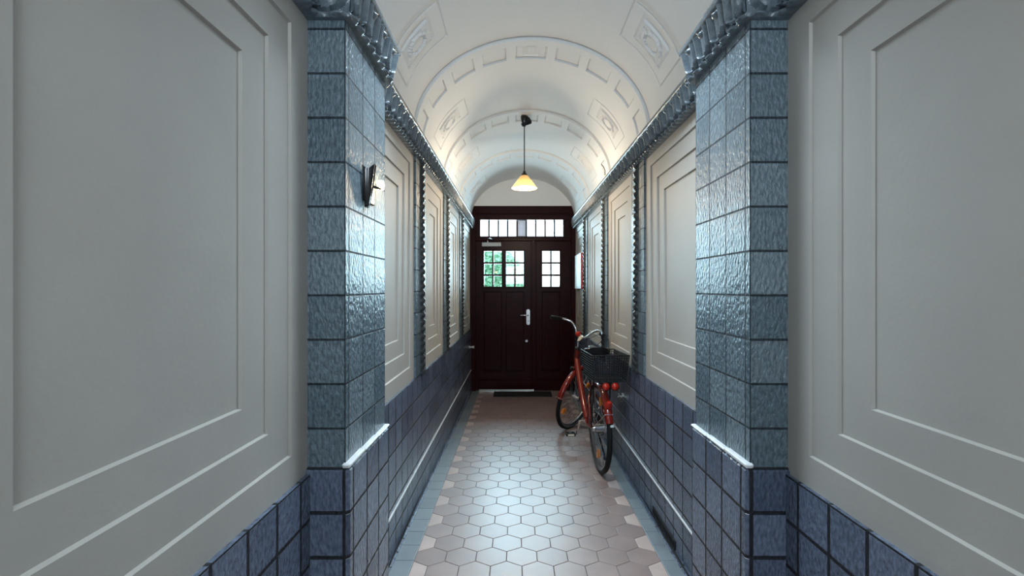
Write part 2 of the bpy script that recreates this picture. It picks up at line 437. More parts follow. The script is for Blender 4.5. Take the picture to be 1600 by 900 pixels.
# ------------------------------------------------------------------ walls
PIL = {-1: [(3.27, 3.62), (4.57, 4.91), (5.88, 6.22), (-0.02, 0.33)], 1: [(3.35, 3.71), (4.70, 5.02), (6.03, 6.36), (-0.02, 0.33)]}
BIG = (1.60, 2.08)                            # the broad pilaster
Z_DADO, Z_COR, Z_TOP = 0.875, 2.405, 2.562
def X(s, off):                                # off = distance into the room from the wall's tiled face
    return XL + off if s < 0 else XR - off
def cornice(s, segs):
    b = MB()
    pitch = 0.118; NV = 32; NU = 22
    def off_at(t):
        if t > 0.88: return 0.056
        if t > 0.83: return 0.040 + (t - 0.83) / 0.05 * 0.016
        if t < 0.10: return 0.022
        return 0.018 + 0.026 * (t ** 1.4)
    def relief(u, t):
        h = 0.0
        if t < 0.12:
            q = ((u * 2) % 1.0) - 0.5
            d = (q / 0.42) ** 2 + ((t - 0.055) / 0.055) ** 2
            if d < 1: h += 0.017 * math.sqrt(1 - d)
        elif t < 0.83:
            uu = abs(u - 0.5)
            tb = (t - 0.14) / 0.64
            lowr = math.sqrt(max(0.0, 1 - max(0.0, (0.30 - tb) / 0.30) ** 2))
            rim = 0.34 * lowr
            d = (uu - rim) / 0.075
            if abs(d) < 1: h += 0.024 * math.sqrt(1 - d * d)
            elif uu < rim: h += 0.012 * math.sqrt(max(0, 1 - (uu / 0.2) ** 2)) if uu < 0.2 else 0.0
            if uu > 0.46: h += 0.012
            if tb > 0.82:
                d = ((u - 0.5) / 0.16) ** 2 + ((tb - 0.92) / 0.1) ** 2
                if d < 1: h += 0.010 * math.sqrt(1 - d)
        return h
    ts = [i / (NV - 1) for i in range(NV)]
    for (ya, yb, base, retA, retB) in segs:
        n = max(1, round((yb - ya) / pitch)); P = []
        for i in range(n * NU + 1):
            u = (i / NU) % 1.0; row = []
            for t in ts:
                oo = off_at(t)
                a = ya - (oo if retA else 0); c = yb + (oo if retB else 0)
                y = a + (c - a) * i / (n * NU)
                row.append((X(s, base + oo + relief(u, t)), y, Z_COR + t * (Z_TOP - Z_COR)))
            # underside and top back to the wall
            row = [(X(s, base - 0.03), row[0][1], Z_COR)] + row + [(X(s, base - 0.03), row[-1][1], Z_TOP)]
            P.append(row)
        b.grid(P, 0, flip=(s < 0))
        if base: b.box((X(s, -0.03), ya - 0.021, Z_COR - 0.001), (X(s, base + 0.021), yb + 0.021, Z_COR + 0.004))
        for (flag, ye, sg) in ((retA, ya, -1), (retB, yb, 1)):
            if not flag:
                continue
            Q = []
            m = NU
            for i in range(m + 1):
                u = (i / NU) % 1.0; row = []
                for t in ts:
                    oo = off_at(t); row.append((X(s, (base + oo) * i / m - 0.02 * (1 - i / m)), ye + sg * (oo + relief(u, t) * (0 if i in (0, m) else 1)), Z_COR + t * (Z_TOP - Z_COR)))
                row = [(row[0][0], ye, Z_COR)] + row + [(row[-1][0], ye, Z_TOP)]
                Q.append(row)
            b.grid(Q, 0, flip=((s < 0) == (sg > 0)))
    return b
def relief_strip(s, yc, wd, z0, z1):
    """narrow upright band of carved leaf relief"""
    b = MB(); NU = 9; n = int((z1 - z0) / 0.008); P = []
    for i in range(n + 1):
        z = z0 + (z1 - z0) * i / n; row = []
        for k in range(NU + 1):
            u = k / NU * 2 - 1
            hgt = 0.026 * math.sqrt(max(0, 1 - (u * 0.92) ** 2))
            hgt += 0.007 * math.sin(z * 2 * PI / 0.052 + abs(u) * 2.4) * (1 - u * u * 0.6) * (1 if i not in (0, n) else 0)
            if k in (0, NU): hgt = -0.004
            row.append((X(s, hgt), yc + u * wd / 2, z))
        P.append(row)
    b.grid(P, 0, flip=(s > 0)); return b
def panel(s, y0, y1, z0, z1):
    """upright plaster panel stepping back in concentric frames"""
    b = MB()
    d0, st = 0.014, 0.009
    rings = []; mg = [0.0, 0.115, 0.235, 0.350]
    pts = []
    for i, m in enumerate(mg):
        mm = m if (y1 - y0) > 0.85 else m * (y1 - y0) / 0.95
        zz = m * 0.88
        r = [(y0 + mm, z0 + zz), (y1 - mm, z0 + zz), (y1 - mm, z1 - zz), (y0 + mm, z1 - zz)]
        if i == 0: pts.append((r, d0))
        else: pts.append((r, d0 + st * (i - 1))); pts.append(([(a + (0.004 if q in (0, 3) else -0.004), c + (0.004 if q < 2 else -0.004)) for q, (a, c) in enumerate(r)], d0 + st * i))
    v = []
    for r, d in pts:
        for (yy, z) in r: v.append((X(s, -d), yy, z))
    f = []
    for i in range(len(pts) - 1):
        for k in range(4):
            j = (k + 1) % 4; f.append((i * 4 + k, i * 4 + j, i * 4 + 4 + j, i * 4 + 4 + k))
    e = (len(pts) - 1) * 4; f.append((e, e + 1, e + 2, e + 3))
    # backing edge into the wall
    o = len(v)
    for (yy, z) in pts[0][0]: v.append((X(s, -0.075), yy, z))
    for k in range(4): j = (k + 1) % 4; f.append((k, o + k, o + j, j))
    f.append((o + 3, o + 2, o + 1, o))
    b.add(v, f); return b
def build_wall(s, name, side):
    y0, y1 = Y_BACK, Y_DOOR + 0.12
    b = MB()
    b.box((X(s, -0.08), y0 - 0.3, -0.25), (X(s, -0.30), y1, Z_SPR + 0.02))
    wall = b.build(name, M_WALLC)
    tag(wall, 'long %s passage wall of dark glazed tile with cream stepped panels' % side, 'wall', kind='structure')
    # tiled dado
    b = MB()
    b.box((X(s, 0), y0, -0.25), (X(s, -0.082), y1, Z_DADO))
    o = b.build('tiled_dado', M_TILE, wall, uv0=(0, 0.02, Z_DADO)); o['label'] = 'dark slate tiled dado'
    # plinth ledge with its highlight painted pale, and the plinth itself
    b = MB(); b.bevbox((X(s, 0.009), y0, 0.238), (X(s, -0.01), y1, 0.247), 0.002)
    o = b.build('plinth_ledge', M_LEDGE, wall); o['label'] = 'thin ledge line with highlight painted pale'
    b = MB()
    v = []; n = int((y1 - y0) / 0.5)
    for i in range(n + 1):
        y = y0 + (y1 - y0) * i / n
        for k in range(6):
            t = k / 5 * PI / 2
            v.append((X(s, 0.022 * (1 - math.sin(t))), y, zf(y) + 0.022 * (1 - math.cos(t))))
        v.append((X(s, -0.01), y, zf(y) + 0.022)); v.append((X(s, -0.01), y, zf(y) - 0.01))
    f = []
    for i in range(n):
        for k in range(8):
            j = (k + 1) % 8; f.append((i * 8 + k, i * 8 + j, i * 8 + 8 + j, i * 8 + 8 + k))
    b.add(v, f); b.build('cove_skirting', M_TILE, wall, uv0=(0, 0, 0))
    # narrow pilasters
    for (a, c) in PIL[s]:
        b = MB(); b.box((X(s, 0), a, Z_DADO), (X(s, -0.082), c, Z_TOP))
        b.build('tiled_pilaster', M_TILE_P, wall, uv0=(0, (a + c) / 2 - 0.15, Z_DADO))
        relief_strip(s, (a + c) / 2, 0.055, Z_DADO, Z_COR + 0.01).build('relief_strip', M_ORN_D, wall, smooth=True, angle=60, fix=False)
    # broad pilaster: lower block with a rounded ledge, upper shaft
    b = MB()
    b.box((X(s, PP), BIG[0], Z_DADO), (X(s, -0.082), BIG[1], Z_TOP))
    o = b.build('broad_pilaster', M_TILE_P, wall, uv0=(X(s, PP), BIG[1], Z_DADO)); o['label'] = 'broad blue grey tiled pilaster'
    b = MB(); b.bevbox((X(s, PP + 0.016), BIG[0] - 0.012, -0.2), (X(s, -0.05), BIG[1] + 0.012, 0.895), 0.012)
    b.build('pilaster_base', M_TILE, wall, uv0=(X(s, PP), BIG[1], 0.895), smooth=False)
    b = MB()
    for k in range(3):
        a = BIG[0] - 0.014 + k * 0.1693
        b.bevbox((X(s, PP + 0.019), a + 0.002, 0.893), (X(s, PP - 0.01), a + 0.1673, 0.910 - 0.004 * k), 0.005)
    o = b.build('pilaster_ledge', M_LEDGE, wall); o['label'] = 'pale worn tile ledge on the broad pilaster'
    # cream panels between
    spans = []
    ed = sorted([*PIL[s], BIG])
    prev = y0 + 0.02
    for (a, c) in ed:
        if a - prev > 0.2: spans.append((prev, a))
        prev = c
    spans.append((prev, Y_DOOR + 0.02))
    for (a, c) in spans:
        panel(s, a, c, Z_DADO - 0.004, Z_COR + 0.03).build('cream_panel', M_PANEL, wall)
    segs = [(y0, BIG[0], 0, False, False), (BIG[0], BIG[1], PP, True, True), (BIG[1], Y_DOOR - 0.02, 0, False, False)]
    o = cornice(s, segs).build('ornament_cornice', M_ORN, wall, smooth=True, angle=50, fix=False); o['label'] = 'dark glazed cornice of upright tongues and beads'
    return wall
build_wall(-1, 'wall_left', 'left')
build_wall(1, 'wall_right', 'right')

# ------------------------------------------------------------------ vault
RINGS = [-0.7, 0.6, 1.9, 3.2, 4.5, 5.8]
COFF = [(-8, 8), (13, 26), (31, 45), (51, 65), (72, 84), (-26, -13), (-45, -31), (-65, -51), (-84, -72)]
def vault():
    D = math.radians
    ys = {Y_BACK - 0.3, Y_DOOR + 0.12}
    y = Y_BACK
    while y < Y_DOOR + 0.12: ys.add(round(y, 3)); y += 0.1
    e = 0.002
    for r in RINGS:
        for q in (-0.022, 0, 0.075, 0.250, 0.262, 0.55, 0.62, 0.632, 0.966, 0.978):
            ys.add(r + q - e); ys.add(r + q + e)
        for k in range(19): ys.add(r + 0.70 + 0.011 * k)
    ys = sorted(v for v in ys if Y_BACK - 0.31 < v < Y_DOOR + 0.13)
    ph = set(range(-90, 91, 3))
    for a, c in COFF:
        for q in (a, c, a + 0.7, c - 0.7): ph.add(q - 0.15); ph.add(q + 0.15)
    for q in (41, 42, 74, 75):
        for sg in (1, -1): ph.add(sg * q - 0.25); ph.add(sg * q + 0.25)
    for k in range(22):
        for sg in (1, -1): ph.add(sg * (47.2 + k))
    for k in range(-8, 9): ph.add(k * 0.75)
    ph = sorted(float(p) for p in ph if -90 <= p <= 90)
    def orn(u, v):
        """cartouche: frame, oval and scrolls, u and v from -1 to 1"""
        if max(abs(u), abs(v)) > 1: return 0
        if max(abs(u), abs(v)) > 0.90: return -0.007
        if max(abs(u), abs(v)) > 0.80: return 0.004
        d = (u / 0.62) ** 2 + (v / 0.66) ** 2
        if 0.62 < d < 1.1: return 0.016
        if 0.5 < d <= 0.62: return -0.004
        if d <= 0.5: return 0.006 + 0.003 * (1 - d)
        return 0.005 + 0.005 * math.sin(u * 11) * math.sin(v * 9)
    def h(p, y):
        for r in RINGS:
            q = y - r
            if -0.022 < q < 0: return -0.012                       # groove in front of the rib
            if 0 <= q < 0.55:
                base = 0.016
                if 0.075 < q < 0.262:
                    for a, c in COFF:
                        if a < p < c:
                            base -= 0.011
                            if q > 0.250: base -= 0.012
                            elif p < a + 0.7 or p > c - 0.7: base -= 0.005
                            if a == -8:
                                dd = (p / 5) ** 2 + ((q - 0.168) / 0.075) ** 2
                                if dd < 1: base += 0.012 * math.sqrt(1 - dd)
                return base
            if 0.62 < q < 0.978:
                ap = abs(p)
                if 41 < ap < 75:
                    if not (42 < ap < 74 and 0.632 < q < 0.966): return -0.010
                    if 47 < ap < 68.5 and 0.695 < q < 0.90:
                        return orn((ap - 57.7) / 10.4, (q - 0.799) / 0.1)
        return 0.0
    b = MB(); P = []
    for y in ys:
        row = []
        for p in ph:
            a = D(p); sx, cz = math.sin(a), math.cos(a)
            nx, nz = sx / AX, cz / RISE; l = math.hypot(nx, nz); nx /= l; nz /= l
            hh = h(p, y)
            row.append((XC + AX * sx - nx * hh, y, Z_SPR + RISE * cz - nz * hh))
        P.append(row)
    b.grid(P)
    Q = []
    for y in (ys[0], ys[-1]):
        row = []
        for p in ph:
            a = D(p); row.append((XC + (AX + 0.3) * math.sin(a), y, Z_SPR + (RISE + 0.3) * math.cos(a)))
        Q.append(row)
    b.grid(Q)
    o = b.build('ceiling', M_VAULT, fix=False)
    return tag(o, 'white plaster barrel vault with arched ribs, coffers and cartouches', 'ceiling', kind='structure')
vault()

# end walls: lunette above the street door, and the unseen courtyard end, its opening sized to limit light
def lunette_poly(zb):
    pts = []
    t0 = math.asin(min(1, max(-1, (zb - Z_SPR) / RISE)))
    for i in range(41):
        a = t0 + (PI - 2 * t0) * i / 40
        pts.append((XC + (AX + 0.004) * math.cos(a), Z_SPR + (RISE + 0.004) * math.sin(a)))
    return pts
Z_FR = 2.765
b = MB(); b.prism(lunette_poly(Z_FR), Y_DOOR, Y_DOOR + 0.25)
tag(b.build('wall_front', M_VAULT), 'plain white arched wall above the dark street door', 'wall', kind='structure')
b = MB()
b.plate(XL - 0.3, XR + 0.3, -0.2, 3.5, Y_BACK - 0.2, Y_BACK, [(-0.4, 0.62, 1.75, 2.65)])
tag(b.build('wall_back', M_VAULT), 'white wall behind the viewer with a high opening sized to limit daylight', 'wall', kind='structure')

# ------------------------------------------------------------------ street door
def dx(x): return (x - 806) * Y_DOOR / F
def dz(y): return 1.5 - (y - 450) * Y_DOOR / F
door = empty('door_1', (dx(815), Y_DOOR, zf(Y_DOOR)), 'dark red brown double street door with glazed transom', 'door', kind='structure')
def dpart(b, name, m, parent=door, **kw):
    o = b.build(name, m, **kw)
    if parent is not None:
        o.parent = parent; bpy.context.view_layer.update(); o.matrix_parent_inverse = parent.matrix_world.inverted()
    return o
ZB = zf(Y_DOOR)
# frame
tz0, tz1 = dz(368.5), dz(338.5)
panes = []
for i in range(9):
    a = 750.2 + i * 14.72; panes.append((dx(a), dx(a + 12.3), tz0, tz1))
b = MB()
zs0 = Z_SPR + 0.0
b.plate(XL - 0.05, XR + 0.05, ZB - 0.05, Z_SPR - 0.0, Y_DOOR + 0.04, Y_DOOR + 0.16, [(dx(748.5), dx(887.5), ZB - 0.04, dz(374)), (dx(748), dx(884), tz0 - 0.02, tz1 + 0.02)])
# head of the frame follows the vault at its corners
top = [(XL, Z_SPR - 0.0), (XR, Z_SPR - 0.0)]
def ell_x(z, sg): return XC + sg * AX * math.sqrt(max(0, 1 - ((z - Z_SPR) / RISE) ** 2))
poly = [(ell_x(Z_SPR + (Z_FR - Z_SPR) * i / 10, 1), Z_SPR + (Z_FR - Z_SPR) * i / 10) for i in range(11)]
poly += [(ell_x(Z_SPR + (Z_FR - Z_SPR) * i / 10, -1), Z_SPR + (Z_FR - Z_SPR) * i / 10) for i in range(10, -1, -1)]
b.prism(poly, Y_DOOR + 0.0, Y_DOOR + 0.16)
for (a, c) in ((XL - 0.02, dx(743.5)), (dx(892), XR + 0.02)): b.bevbox((a, Y_DOOR - 0.02, ZB - 0.02), (c, Y_DOOR + 0.1, Z_SPR + 0.01), 0.006)
b.bevbox((dx(743), Y_DOOR - 0.012, dz(376.5)), (dx(892), Y_DOOR + 0.05, dz(371.5)), 0.008)
b.bevbox((dx(743), Y_DOOR + 0.01, dz(371.5)), (dx(892), Y_DOOR + 0.05, dz(369.6)), 0.003)
b.bevbox((dx(743), Y_DOOR + 0.0, tz1 + 0.03), (dx(892), Y_DOOR + 0.05, tz1 + 0.055), 0.008)
b.bevbox((dx(746), Y_DOOR + 0.05, ZB - 0.03), (dx(890), Y_DOOR + 0.14, ZB + 0.003), 0.002)
dpart(b, 'door_frame', M_WOOD)
# transom sash
b = MB(); b.plate(dx(748) - 0.004, dx(884) + 0.004, tz0 - 0.022, tz1 + 0.022, Y_DOOR + 0.06, Y_DOOR + 0.1, panes)
tr = dpart(b, 'transom_window', M_WOOD)
for i, p in enumerate(panes):
    b = MB(); b.box((p[0] - 0.003, Y_DOOR + 0.078, p[2] - 0.003), (p[1] + 0.003, Y_DOOR + 0.083, p[3] + 0.003))
    o = dpart(b, 'frosted_pane' if i == 4 else 'pane', M_FROST if i == 4 else M_GLASS, tr)
    if i == 4: o['label'] = 'grey frosted middle pane'
def leaf(name, x0, x1, cols, zbot):
    yl0, yl1 = Y_DOOR + 0.03, Y_DOOR + 0.085
    holes, pane_rects, lows = [], [], []
    for (a, c) in cols:
        mid = (a + c) / 2
        for (p, q) in ((a + 0.8, mid - 1.2), (mid + 1.2, c - 0.8)):
            for (r, t) in ((392.2, 409.4), (412.1, 428.4), (431.2, 447.9)):
                holes.append((dx(p), dx(q), dz(t), dz(r)))
        pane_rects.append((dx(a), dx(c), dz(448.6), dz(391.4)))
        lows.append((dx(a - 0.6), dx(c + 0.6), dz(581), dz(455)))
    b = MB(); b.plate(dx(x0), dx(x1), zbot, dz(375.2), yl0, yl1, holes + lows)
    # recessed lower panels with a tapered raised field
    for (a, c, z0, z1) in lows:
        b.box((a - 0.004, yl0 + 0.038, z0 - 0.004), (c + 0.004, yl1 - 0.004, z1 + 0.004))
        b.bevbox((a + 0.014, yl0 + 0.008, z0 + 0.014), (c - 0.014, yl0 + 0.04, z1 - 0.014), 0.006)
        m = (a + c) / 2
        b.prism([(m - 0.10, z0 + 0.14), (m + 0.10, z0 + 0.14), (m + 0.035, z1 - 0.10), (m - 0.035, z1 - 0.10)], yl0 - 0.008, yl0 + 0.03)
    # raised bead round each glazed opening
    for (a, c, z0, z1) in pane_rects:
        g = 0.018
        b.bevbox((a - g, yl0 - 0.008, z0 - g), (c + g, yl0 + 0.004, z0 - 0.006), 0.003); b.bevbox((a - g, yl0 - 0.008, z1 + 0.006), (c + g, yl0 + 0.004, z1 + g), 0.003)
        b.bevbox((a - g, yl0 - 0.008, z0), (a - 0.006, yl0 + 0.004, z1), 0.003); b.bevbox((c + 0.006, yl0 - 0.008, z0), (c + g, yl0 + 0.004, z1), 0.003)
    # weather rail at the foot
    b.bevbox((dx(x0) + 0.01, yl0 - 0.02, dz(594.2)), (dx(x1) - 0.01, yl0 + 0.005, dz(592.6)), 0.004)
    b.bevbox((dx(x0) + 0.01, yl0 - 0.012, zbot + 0.004), (dx(x1) - 0.01, yl0 + 0.005, dz(594.2)), 0.004)
    o = dpart(b, name, M_WOOD)
    for (a, c, z0, z1) in pane_rects:
        g = MB(); g.box((a - 0.004, yl0 + 0.026, z0 - 0.004), (c + 0.004, yl0 + 0.031, z1 + 0.004))
        dpart(g, 'glazing', M_GLASS, o)
    return o, yl0
lf, yl0 = leaf('door_leaf', 747, 833.2, [(755.4, 784.6), (790, 819)], ZB + 0.016)
lf2, _ = leaf('door_leaf', 834, 888.8, [(846.6, 875.4)], ZB + 0.005)
b = MB()
b.bevbox((dx(829.5), yl0 - 0.022, ZB + 0.03), (dx(838.5), yl0 + 0.002, dz(377)), 0.006)
b.bevbox((dx(831.8), yl0 - 0.032, ZB + 0.03), (dx(836.2), yl0 - 0.018, dz(377)), 0.005)
dpart(b, 'closing_strip', M_WOOD, lf)
# handle plate, lever, cylinder
b = MB()
hx, hw = dx(825.3), 0.027
pts = []
for k in range(13): a = PI * k / 12; pts.append((hx + hw * math.cos(a), dz(486) + hw * math.sin(a)))
for k in range(13): a = PI + PI * k / 12; pts.append((hx + hw * math.cos(a), dz(505) + hw * math.sin(a)))
b.prism(pts, yl0 - 0.034, yl0 - 0.0)
o = dpart(b, 'handle_plate', M_STEEL, lf); o['label'] = 'brushed steel handle plate'
b = MB(); zz = dz(492.4)
b.tube([(hx, yl0 - 0.02, zz), (hx, yl0 - 0.06, zz), (hx - 0.012, yl0 - 0.072, zz), (hx - 0.06, yl0 - 0.074, zz + 0.001), (hx - 0.118, yl0 - 0.07, zz - 0.003)], [0.011, 0.011, 0.011, 0.009, 0.008], 12)
b.tube([(hx, yl0 - 0.033, dz(501)), (hx, yl0 - 0.04, dz(501))], 0.008, 12)
o = dpart(b, 'door_handle', M_CHROME, lf, smooth=True); o['label'] = 'steel lever handle'
b = MB(); b.tube([(dx(822.8), yl0 + 0.01, dz(533)), (dx(822.8), yl0 - 0.016, dz(533))], 0.019, 20); b.box((dx(822.8) - 0.003, yl0 - 0.018, dz(533) - 0.01), (dx(822.8) + 0.003, yl0 - 0.012, dz(533) + 0.01))
o = dpart(b, 'lock_cylinder', M_STEEL, lf); o['label'] = 'round steel lock cylinder'
# closer
b = MB(); b.bevbox((dx(753), yl0 - 0.055, dz(385.2)), (dx(783), yl0 - 0.001, dz(379)), 0.006)
o = dpart(b, 'closer_body', M_GREYBOX, lf); o['label'] = 'pale grey door closer box'
b = MB(); b.tube([(dx(762), yl0 - 0.03, dz(379.3)), (dx(762), yl0 - 0.03, dz(373.5))], 0.011, 10)
b.tube([(dx(762), yl0 - 0.03, dz(373.5)), (dx(766), yl0 - 0.16, dz(374)), (dx(770.5), yl0 - 0.04, dz(374.5))], 0.008, 8)
o = dpart(b, 'closer_arm', M_STEEL, lf); o['label'] = 'folded steel closer arm'
# hinges
for (xh, pl) in ((744.6, lf), (891.0, lf2)):
    for yh in (412, 490, 575):
        b = MB(); b.tube([(dx(xh), Y_DOOR - 0.024, dz(yh) - 0.06), (dx(xh), Y_DOOR - 0.024, dz(yh) + 0.06)], 0.012, 10)
        b.lathe([(0.0, 0.072), (0.009, 0.068), (0.012, 0.06)], 10, 0, Matrix.Translation((dx(xh), Y_DOOR - 0.024, dz(yh))))
        dpart(b, 'hinge', M_BLACK, pl)

# ------------------------------------------------------------------ street outside
b = MB(); b.box((-9, Y_DOOR + 0.25, ZB - 0.12), (9, 30, ZB - 0.02))
tag(b.build('street_pavement', M_PAVE), 'pale street paving outside the glazed door', 'pavement', kind='structure')
tree = empty('tree', (-1.0, 14.0, ZB - 0.02), 'leafy green street tree seen through the left door panes', 'tree')
b = MB(); b.tube([(-1.0, 14, ZB - 0.1), (-0.98, 14, 0.9), (-1.03, 14.05, 1.7), (-1.0, 14, 2.4)], [0.14, 0.11, 0.1, 0.06], 12)
dpart(b, 'trunk', M_BARK, tree, smooth=True)
b = MB()
for i in range(4200):
    while True:
        q = Vector((random.uniform(-1, 1), random.uniform(-1, 1), random.uniform(-1, 1)))
        if q.length < 1: break
    p = Vector((-0.72 + q.x * 1.05, 14 + q.y * 0.9, 1.85 + q.z * 0.95 - 0.25 * q.x))
    R = Matrix.Rotation(random.uniform(0, 6.28), 4, 'Z') @ Matrix.Rotation(random.uniform(-1.2, 1.2), 4, 'X') @ Matrix.Rotation(random.uniform(-0.8, 0.8), 4, 'Y')
    s_ = random.uniform(0.05, 0.085)
    b.add([(0, -s_, 0), (s_ * .5, -s_ * .2, 0.012), (s_ * .4, s_ * .5, 0), (0, s_, -0.01), (-s_ * .4, s_ * .5, 0), (-s_ * .5, -s_ * .2, 0.012)], [(0, 1, 2, 3), (0, 3, 4, 5)], 0, Matrix.Translation(p) @ R)
dpart(b, 'foliage', M_LEAF, tree, fix=False)

# ------------------------------------------------------------------ door mat
b = MB()
y0m, y1m = Y_DOOR - 0.42, Y_DOOR - 0.10
mx0, mx1 = dx(773) * 0.965, dx(860) * 0.965
for k in range(46):
    xx = mx0 + (mx1 - mx0) * k / 46
    b.box((xx, y0m + 0.01, zf(y1m)), (xx + (mx1 - mx0) / 46 * 0.8, y1m - 0.01, zf(y0m) + 0.012))
for (a, c, d, e) in ((mx0 - 0.015, mx1 + 0.015, y0m, y0m + 0.02), (mx0 - 0.015, mx1 + 0.015, y1m - 0.02, y1m), (mx0 - 0.015, mx0 + 0.005, y0m, y1m), (mx1 - 0.005, mx1 + 0.015, y0m, y1m)):
    b.bevbox((a, d, zf(e) - 0.001), (c, e, zf(d) + 0.014), 0.003)
b.box((mx0, y0m + 0.01, zf(y1m) - 0.002), (mx1, y1m - 0.01, zf(y0m) + 0.004))
tag(b.build('doormat', M_MAT), 'black ribbed doormat in front of the street door', 'doormat')

# ------------------------------------------------------------------ pendant lamp
PX, PY = 0.083, 4.63
zc = 3.175
lamp = empty('pendant_lamp', (PX, PY, zc), 'lit amber cone pendant lamp hanging from the vault on black cord', 'lamp')
T = Matrix.Translation
b = MB()
b.lathe([(0.0, 0.012), (0.030, 0.010), (0.036, 0.0), (0.034, -0.03), (0.012, -0.095), (0.0, -0.1)], 24, 0, T((PX, PY, zc + 0.0)))
b.lathe([(0.0, 0.05), (0.028, 0.048), (0.040, 0.035), (0.016, -0.05), (0.0, -0.055)], 24, 0, T((PX + 0.018, PY, zc - 0.055)) @ Matrix.Rotation(0.95, 4, 'Y'))
o = dpart(b, 'ceiling_cup', M_BLACKG, lamp, smooth=True); o['label'] = 'black tilted ceiling cup'
zt = px(819, 272, PY).z
b = MB(); b.tube([(PX, PY, zc - 0.09), (PX, PY, zt)], 0.005, 8); dpart(b, 'cord', M_BLACK, lamp)
b = MB(); b.lathe([(0.0, 0.03), (0.012, 0.028), (0.016, 0.01), (0.026, 0.004), (0.030, -0.012), (0.028, -0.022), (0.0, -0.022)], 24, 0, T((PX, PY, zt)))
dpart(b, 'lamp_socket', M_BLACKG, lamp, smooth=True)
zb_ = px(819, 294, PY).z
rr_ = 0.126
b = MB(); b.lathe([(0.026, zt - 0.012), (0.05, zt - 0.035), (rr_, zb_), (rr_ - 0.003, zb_ - 0.002)], 40)
b.v = [p + Vector((PX, PY, 0)) for p in b.v]
o = dpart(b, 'lamp_shade', M_SHADE, lamp, smooth=True, fix=False); o['label'] = 'amber conical shade'
b = MB(); b.lathe([(0.0, 0.052), (0.02, 0.05), (0.03, 0.02), (0.045, -0.01), (0.05, -0.035), (0.04, -0.06), (0.02, -0.073), (0.0, -0.076)], 24, 0, T((PX, PY, zb_ + 0.055)))
o = dpart(b, 'light_bulb', M_LENS, lamp, smooth=True); o['label'] = 'glowing warm bulb'
pl = bpy.data.lights.new('pendant_light', 'POINT'); pl.energy = 23; pl.color = (1.0, 0.82, 0.60); pl.shadow_soft_size = 0.06
po = bpy.data.objects.new('pendant_light', pl); C.objects.link(po); po.location = (PX, PY, zb_ - 0.075)

# ------------------------------------------------------------------ wall sconce
SY = 1.80; SX = X(-1, PP)
sco = empty('wall_sconce', (SX, SY, 1.88), 'black shield wall sconce glowing on the broad tiled pilaster', 'lamp')
b = MB(); b.bevbox((SX - 0.001, SY - 0.022, 1.83), (SX + 0.006, SY + 0.11, 1.945), 0.003)
dpart(b, 'backplate', M_BLACKG, sco)
b = MB(); P = []
for i in range(15):
    t = i / 14                                     # 0 at the foot, 1 at the rim
    z = 1.805 + 0.155 * t; r = 0.012 + 0.030 * (t ** 0.7); row = []
    for k in range(21):
        a = -PI / 2 + PI * k / 20
        fl = 1 + 0.06 * math.cos(k * PI / 2)
        row.append((SX + 0.005 + r * 0.85 * math.cos(a) * fl, SY + r * math.sin(a) * fl, z + 0.012 * math.cos(a * 3) * t))
    P.append(row)
b.grid(P)
Q = [[(Vector(q) - Vector((SX, SY, q[2]))) * 0.9 + Vector((SX, SY, q[2])) for q in row] for row in P]
b.grid(Q, flip=True); b.grid([P[-1], Q[-1]])
dpart(b, 'fluted_shield', M_BLACKG, sco, smooth=True, fix=False)
b = MB(); b.tube([(SX + 0.004, SY + 0.06, 1.90), (SX + 0.02, SY + 0.08, 1.90), (SX + 0.022, SY + 0.13, 1.905)], 0.006, 8)
dpart(b, 'lamp_arm', M_BLACKG, sco, smooth=True)
b = MB(); b.lathe([(0, -0.02), (0.012, -0.018), (0.015, 0.0), (0.012, 0.016), (0.0, 0.02)], 20, 0, T((SX + 0.02, SY + 0.145, 1.922)))
o = dpart(b, 'light_bulb', M_LENS2, sco, smooth=True); o['label'] = 'small glowing warm bulb'
pl = bpy.data.lights.new('sconce_light', 'POINT'); pl.energy = 0.4; pl.color = (1.0, 0.8, 0.5); pl.shadow_soft_size = 0.02
po = bpy.data.objects.new('sconce_light', pl); C.objects.link(po); po.location = (SX + 0.05, SY + 0.17, 1.925)

# ------------------------------------------------------------------ small things on the walls
nb = empty('notice_board', (X(1, -0.01), 6.85, 1.75), 'pale framed notice board with red edge on the right wall near the door', 'notice board')
ya, yb, za, zb2 = 6.50, 7.14, 1.49, 1.985
b = MB(); b.bevbox((X(1, -0.05), ya, za), (X(1, 0.018), yb, zb2), 0.004)
dpart(b, 'board_frame', M_PAPER, nb)
b = MB(); b.box((X(1, 0.017), ya + 0.04, za + 0.04), (X(1, 0.020), yb - 0.04, zb2 - 0.04))
dpart(b, 'notice_sheet', M_PAPER, nb)
b = MB(); b.bevbox((X(1, -0.045), ya - 0.03, za), (X(1, 0.016), ya + 0.001, zb2), 0.003)
o = dpart(b, 'edge_strip', M_REDP, nb); o['label'] = 'red edge strip'

b = MB()
hy, hz = 4.05, 0.575
b.lathe([(0, -0.002), (0.022, 0), (0.022, 0.006), (0.01, 0.008), (0, 0.008)], 16, 0, T((X(1, 0.0), hy, hz)) @ Matrix.Rotation(-PI / 2, 4, 'Y'))
b.tube([(X(1, 0.002), hy, hz), (X(1, 0.03), hy, hz), (X(1, 0.038), hy - 0.03, hz), (X(1, 0.038), hy - 0.17, hz - 0.004), (X(1, 0.03), hy - 0.19, hz + 0.012)], 0.006, 10)
tag(b.build('wall_hook', M_CHROME, smooth=True), 'small bright metal hook on the dark tiles right of the bicycle', 'hook')

